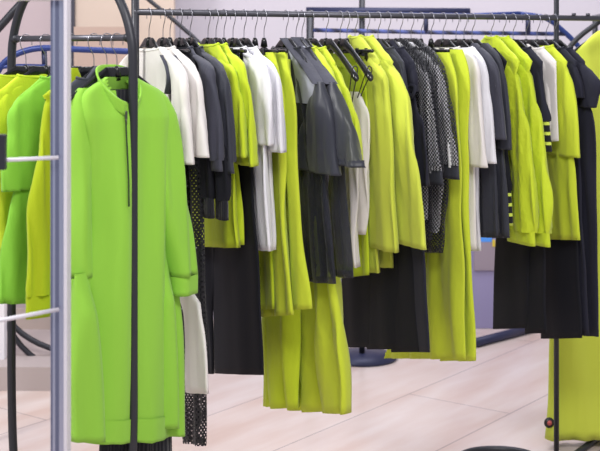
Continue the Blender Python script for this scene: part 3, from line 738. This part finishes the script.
top(fr, 'lime_tunic', T, 'lime short sleeve tunic near the right post', M['lime'], [(540, 46), (558, 56), (569, 72), (574, 95), (578, 130), (580, 158)], (.16, .17), 240, body_near=[(560, 90), (572, 150), (577, 200), (580, 240)], bodyw=.24, fold=.004, sb=.018, neck=.085)
# --- navy dresses
fr = hb(546, 'navy tee dress')
top(fr, 'navy_dress', 'dress', 'navy short sleeve dress, left one of two by the right post', M['navy'], [(552, 46), (572, 62), (581, 82), (583, 98)], (.08, .08), 330, body_near=[(572, 90), (580, 160), (584, 240), (588, 336)], bodyw=.34, fold=.004)
fr = hb(554, 'rightmost navy dress')
top(fr, 'navy_dress', 'dress', 'navy cap sleeve dress, rightmost garment on the long rail', M['navy'], [(554, 40), (575, 56), (592, 72), (600, 84), (597, 98), (595, 108)], (.09, .07), 335, body_near=[(584, 90), (593, 120), (595, 160), (597, 240), (598, 337)], bodyw=.26, fold=.004)
# --- black trousers lower right
for x, lab, near, far in ((507, 'leftmost', [(516, 62), (522, 150), (530, 240), (528, 328)], [(508, 62), (503, 150), (496, 240), (494, 328)]),
                        (509, 'second', [(520, 62), (532, 150), (543, 240), (545, 333)], [(514, 62), (518, 150), (524, 240), (526, 333)]),
                        (541, 'third', [(549, 62), (562, 150), (576, 240), (581, 338)], [(535, 62), (538, 150), (540, 240), (541, 338)])):
    fr = FB(x); trousers(fr, 'black pleated trousers, %s of three below the nylon jacket cuffs' % lab, M['black'], near, None, far=far, b=.010, fold=.0025, lam=.2, split=False)
# ---------------------------------------------------------------- dress on the rack behind at the right edge
fr = Frame((1.17, 4.62), math.radians(-115), HC+.09)
make_hanger(fr, 'black hanger of the long lime dress at the right edge')
o, bd = top(fr, 'long_dress', 'dress', 'long lime dress at the right edge reaching almost to the floor', M['citron'], [(566, 60), (563, 80), (561, 130)], (.10, .10), 440, farsleeve=False, body_near=None, ahem=.3, fold=.008, bb=.03) if False else (None, None)
o = root('long_dress', (1.13, 4.5, 0), math.radians(12), 'long lime dress at the right edge reaching almost to the floor', 'dress')
rows = []
for i in range(10):
    t = i/9; rows.append((-(.05+.15*t**.9), .05+.15*t**.9, 1.50-.13*t**1.0))
for i in range(1, 40):
    t = i/39; a = .20-.03*math.sin(PI*min(1, t*2.2))*(t < .45)+.0*t; rows.append((-a-.055*t, a+.05*t, 1.37+(.035-1.37)*t))
cl = cloth('body', M['citron'], o, rows, lambda t, d: .02+.03*t, const(0), .010, .10, .4)
for sg in (-1, 1):
    sr = [((sg*.17-.05, sg*.17+.05, 1.40-.6*i/20)) for i in range(21)]
    sr = [((.20+.02*t-.085, .20+.02*t, 1.40-.60*t) if sg > 0 else (-.20-.02*t, -.20-.02*t+.085, 1.40-.60*t)) for t in [i/20 for i in range(21)]]
    cloth('sleeve', M['citron'], o, sr, lambda t, d: .03, const(-.005), .004, .05, 1, topclosed=True)
bm = bmesh.new(); tube(bm, [(0, 0, 0), (0, -.006, 0)], .0185, 24); tagp = frombm('round_security_tag', bm, M['pinblack'], o); tagp.location = (-.258, -.036, .105)
bm = bmesh.new(); tube(bm, [(0, -.006, 0), (0, -.008, 0)], .009, 20); tc_ = frombm('tag_centre', bm, M['pinred'], tagp)
hgr = [x for x in COL.objects if x.get('label', '').startswith('black hanger of the long lime dress')][0]
hgr.location = (1.13, 4.5, 1.575); hgr.rotation_euler = (0, 0, math.radians(12))
parts = [('rail', [(.98, 4.12+.55, 1.56), (1.0, 4.9, 1.56)], .009, M['rail'])]
side = root('side_rail_rack', (1.08, 4.5, 0), 0, 'dark rack at the right edge carrying the long lime dress', 'clothes rack')
wpart('rail', [(1.11, 4.30, 1.563), (1.19, 5.0, 1.563)], .009, M['rail'], side)
wpart('post', [(1.19, 5.0, 0), (1.19, 5.0, 1.57)], .011, M['post'], side)
wpart('foot', [(1.19, 4.8, .012), (1.19, 5.2, .012)], .012, M['post'], side)

# ================================================================ garments on the short left rail
def ha(x, short, kind='wood', yaw=0):
    fr = FA(x, yaw); make_hanger(fr, 'black %s with wire hook holding the %s' % ('clip hanger' if kind == 'clip' else 'hanger', short), kind); return fr
fr = ha(26, 'leftmost lime top')
top(fr, 'lime_knit_top', T, 'lime knit top with ribbed neck, far left of the short rail', M['lime2'], [(22, 76), (4, 86), (-12, 104), (-20, 150), (-24, 240)], (.10, .10), 304, neck=.09, fold=.005)
fr = ha(46, 'lime ribbed-neck top')
top(fr, 'lime_knit_top', T, 'lime top with ribbed neckband behind the green cap sleeve', M['lime2'], [(40, 74), (22, 82), (2, 94), (-10, 115), (-15, 180)], (.10, .10), 296, neck=.09, fold=.005)
fr = ha(71, 'green cap sleeve sweatshirt')
top(fr, 'green_sweatshirt', 'sweatshirt', 'bright green short sleeve sweatshirt left of the silver upright', M['green2'], [(54, 73), (38, 82), (20, 96), (8, 112), (8, 135), (3, 165), (1, 192)], (.14, .15), 304, body_near=[(22, 120), (12, 195), (4, 250), (0, 304)], bodyw=.30, fold=.006, sb=.02, bb=.018)
fr = ha(94, 'olive-lime chiffon blouse')
top(fr, 'chiffon_blouse', 'blouse', 'yellow-green chiffon blouse with gathered cuff left of the silver upright', M['olive'], [(70, 68), (58, 80), (49, 96), (41, 135), (31, 190), (26, 250), (24, 320)], (.12, .13), 296, cuff=.05, fold=.006, body_near=[(60, 120), (58, 200), (60, 290)], bodyw=.3, sb=.018)
fr = ha(107, 'charcoal strap top')
top(fr, 'charcoal_vest', 'vest', 'charcoal vest, shoulder showing left of the green dress collar', M['dark'], [(96, 66), (84, 78), (74, 92), (71, 110), (72, 140)], (.05, .05), 280, fold=.003)

# ---- green zip dress
fr = ha(117, 'green zip dress')
o = root('zip_dress', (fr.H[0], fr.H[1], fr.zr), fr.ang, 'bright green zip-collar sweatshirt dress in front on the short rail', 'dress')
near = [(101, 77), (92, 83), (80, 92), (76, 102), (80, 150), (84, 220), (79, 270), (75, 320), (78, 441)]
far = [(130, 77), (140, 83), (155, 92), (164, 104), (164, 150), (165, 220), (171, 290), (175, 340), (176, 441)]
r = px_rows(fr, near, far=far, lean=0., n=110)
def bbf(t, d): return .012+.034*min(1, d/.10)*1.0
fold = .011
zf = lambda t, d: .018
D = cloth('body', M['green'], o, r, bbf, zf, fold, .13, 1.4, .16, edge=.001)
# hem band (sub-part)
bm = bmesh.new(); bm.from_mesh(D.o.data)
kill = [f for f in bm.faces if (lambda c: c.y > .02 and abs(c.x-.012) < .043 and c.z > -.182+1.5*abs(c.x-.012))(f.calc_center_median())]
bmesh.ops.delete(bm, geom=kill, context='FACES'); bm.to_mesh(D.o.data); bm.free()
zb = r[-1][2]; band = [(q[0]-.002, q[1]+.002, q[2]) for q in r if q[2] < zb+.058]
cl = bpy.data.objects
def band_v(t, d): return .018
zb0 = band[0][2]
hb_ = cloth('hem_band', M['green'], D.o, band, lambda t, d: .0492, band_v, 0, .13, 1.4, 0.16*0)
for v_ in hb_.o.data.vertices:
    s_ = (r[0][2]-v_.co.z)/(r[0][2]-r[-1][2]); u_ = v_.co.x; z_ = v_.co.z; g_ = 1
    v_.co.y += fold*g_*(math.sin(2*PI*u_/.13+1.4+1.1*z_*3)+.55*math.sin(2*PI*u_/(.13*.53)+1.4*2.1-2.*z_)+.5*math.sin(2*PI*u_/(.13*2.3)+.7*1.4+(.7 if v_.co.y > .018 else -.7)))
    v_.co.z -= .16*min(1, s_)*(r[-1][1]-u_)
# sleeves
sr = px_rows(fr, [(79, 88), (72, 98), (70, 112), (69, 170), (69, 220), (70, 278)], width=[(0, .04), (.08, .075), (1, .07)], lean=0, n=30)
s = cloth('sleeve', M['green'], o, sr, lambda t, d: .012+.02*min(1, d/.06), const(.0), .004, .05, .3)
cloth('cuff', M['green'], s.o, [(sr[-1][0]+.002, sr[-1][1]+.001, sr[-1][2]-.0005-.012*i) for i in range(5)], lambda t, d: .031, const(0), .002, .05, .3)
fe = [(150, 86), (165, 93), (173, 104), (177, 125), (181, 170), (188, 225), (193, 272)]
sr = px_rows(fr, fe, width=[(0, 0)], lean=0, v0=.035, n=34)
wv = [(0, .05), (.1, .09), (.5, .10), (1, .085)]
sr = [(q[0], q[0]+interp(wv, i/33), q[2]) for i, q in enumerate(sr)]
s = cloth('sleeve', M['green'], o, sr, lambda t, d: .012+.026*min(1, d/.08), lambda t, d: .018+.02*t, .004, .06, 2.)
cloth('cuff', M['green'], s.o, [(sr[-1][0]+.001, sr[-1][1]-.002, sr[-1][2]-.0005-.0125*i) for i in range(5)], lambda t, d: .0368, const(.038), .0035, .06, 2.)
for nr, fa in (([(79, 275), (76, 320), (74, 380), (74, 443)], [(90, 275), (98, 320), (104, 380), (105, 443)]),
               ([(160, 262), (157, 310), (155, 370), (154, 429)], [(170, 262), (175, 310), (177, 370), (178, 429)])):
    pr = px_rows(fr, nr, far=fa, lean=0, v0=.05, n=26)
    sp_ = cloth('side_panel', M['green'], o, pr, lambda t, d: .004+.032*min(1, d/.10), const(.035), .003, .12, .4, .14)
# collar: open funnel, front V
def collar_mesh():
    bm = bmesh.new(); nU = 36; nV = 6; ring = []
    for j in range(nV+1):
        q = j/nV; row = []
        for i in range(nU+1):
            p = PI/2+.30*(1-q*.2)+ (2*PI-.60*(1-q*.2))*i/nU
            # p=PI/2 is the front (towards +v)
            fr_ = .5+.5*math.sin(p)
            u = .012+(.050+.012*q)*math.cos(p)
            v = .018+((.047 if math.sin(p) > 0 else .032)+.006*q)*math.sin(p)
            z = -.104-.094*fr_**1.5+q*.036
            row.append(bm.verts.new((u, v, z)))
        ring.append(row)
    for a, b in zip(ring, ring[1:]):
        for k in range(nU): bm.faces.new((a[k], a[k+1], b[k+1], b[k]))
    return bm
bm = collar_mesh(); c = frombm('collar', bm, M['green'], o)
md = c.modifiers.new('thick', 'SOLIDIFY'); md.thickness = .005; md.offset = 0
# zip from the collar down
us, ys = fr.solve(122, .06)
bm = bmesh.new(); P = []
for k in range(26):
    z = -.192-.225*k/25; P.append((us, D.surf(us, z, 1)*1.0+.0005, z))
tube(bm, P, .0022, 6); zp = frombm('zip', bm, M['zip'], o)
bm = bmesh.new(); box(bm, (us, P[0][1]+.005, -.192), (.006, .004, .02), .001); tube(bm, [(us, P[0][1]+.004, -.197), (us+.001, P[0][1]+.007, -.215)], .002, 6)
frombm('zip_pull', bm, M['metalpull'], zp)
# ribbed black skirt under the dress hem
fr2 = FA(120)
o = root('ribbed_skirt', (fr2.H[0], fr2.H[1], fr2.zr), fr2.ang, 'black ribbed skirt showing below the green dress hem', 'skirt')
r = px_rows(fr2, [(104, 300), (100, 380), (98, 460), (98, 500)], far=[(160, 300), (165, 380), (168, 460), (168, 500)], lean=0, n=20)
zz = r[0][2]
r = [(-.07, .07, -.13), (-.075, .075, -.3)]+r
cloth('skirt_panel', M['rib'], o, r, lambda t, d: .016, const(.012), .003, .03, .3)

# ---------------------------------------------------------------- groups of like garments
PL = {'top': 'tops on the rails', 'jacket': 'jackets on the long rail', 'trousers': 'trousers on the long rail', 'shirt': 'white shirts on the long rail', 'coat': 'pale lime coats',
      'skirt': 'skirts on the rails', 'blouse': 'blouses on the rails', 'vest': 'vests on the rails', 'sweatshirt': 'sweatshirts on the rails', 'sweater': 'sweaters with striped cuffs',
      'camisole': 'cream camisoles', 'dress': 'dresses on the racks', 'clothes rack': 'clothes racks'}
for o in COL.objects:
    if o.parent is None and o.get('category') in PL and not o.get('group'): o['group'] = PL[o['category']]
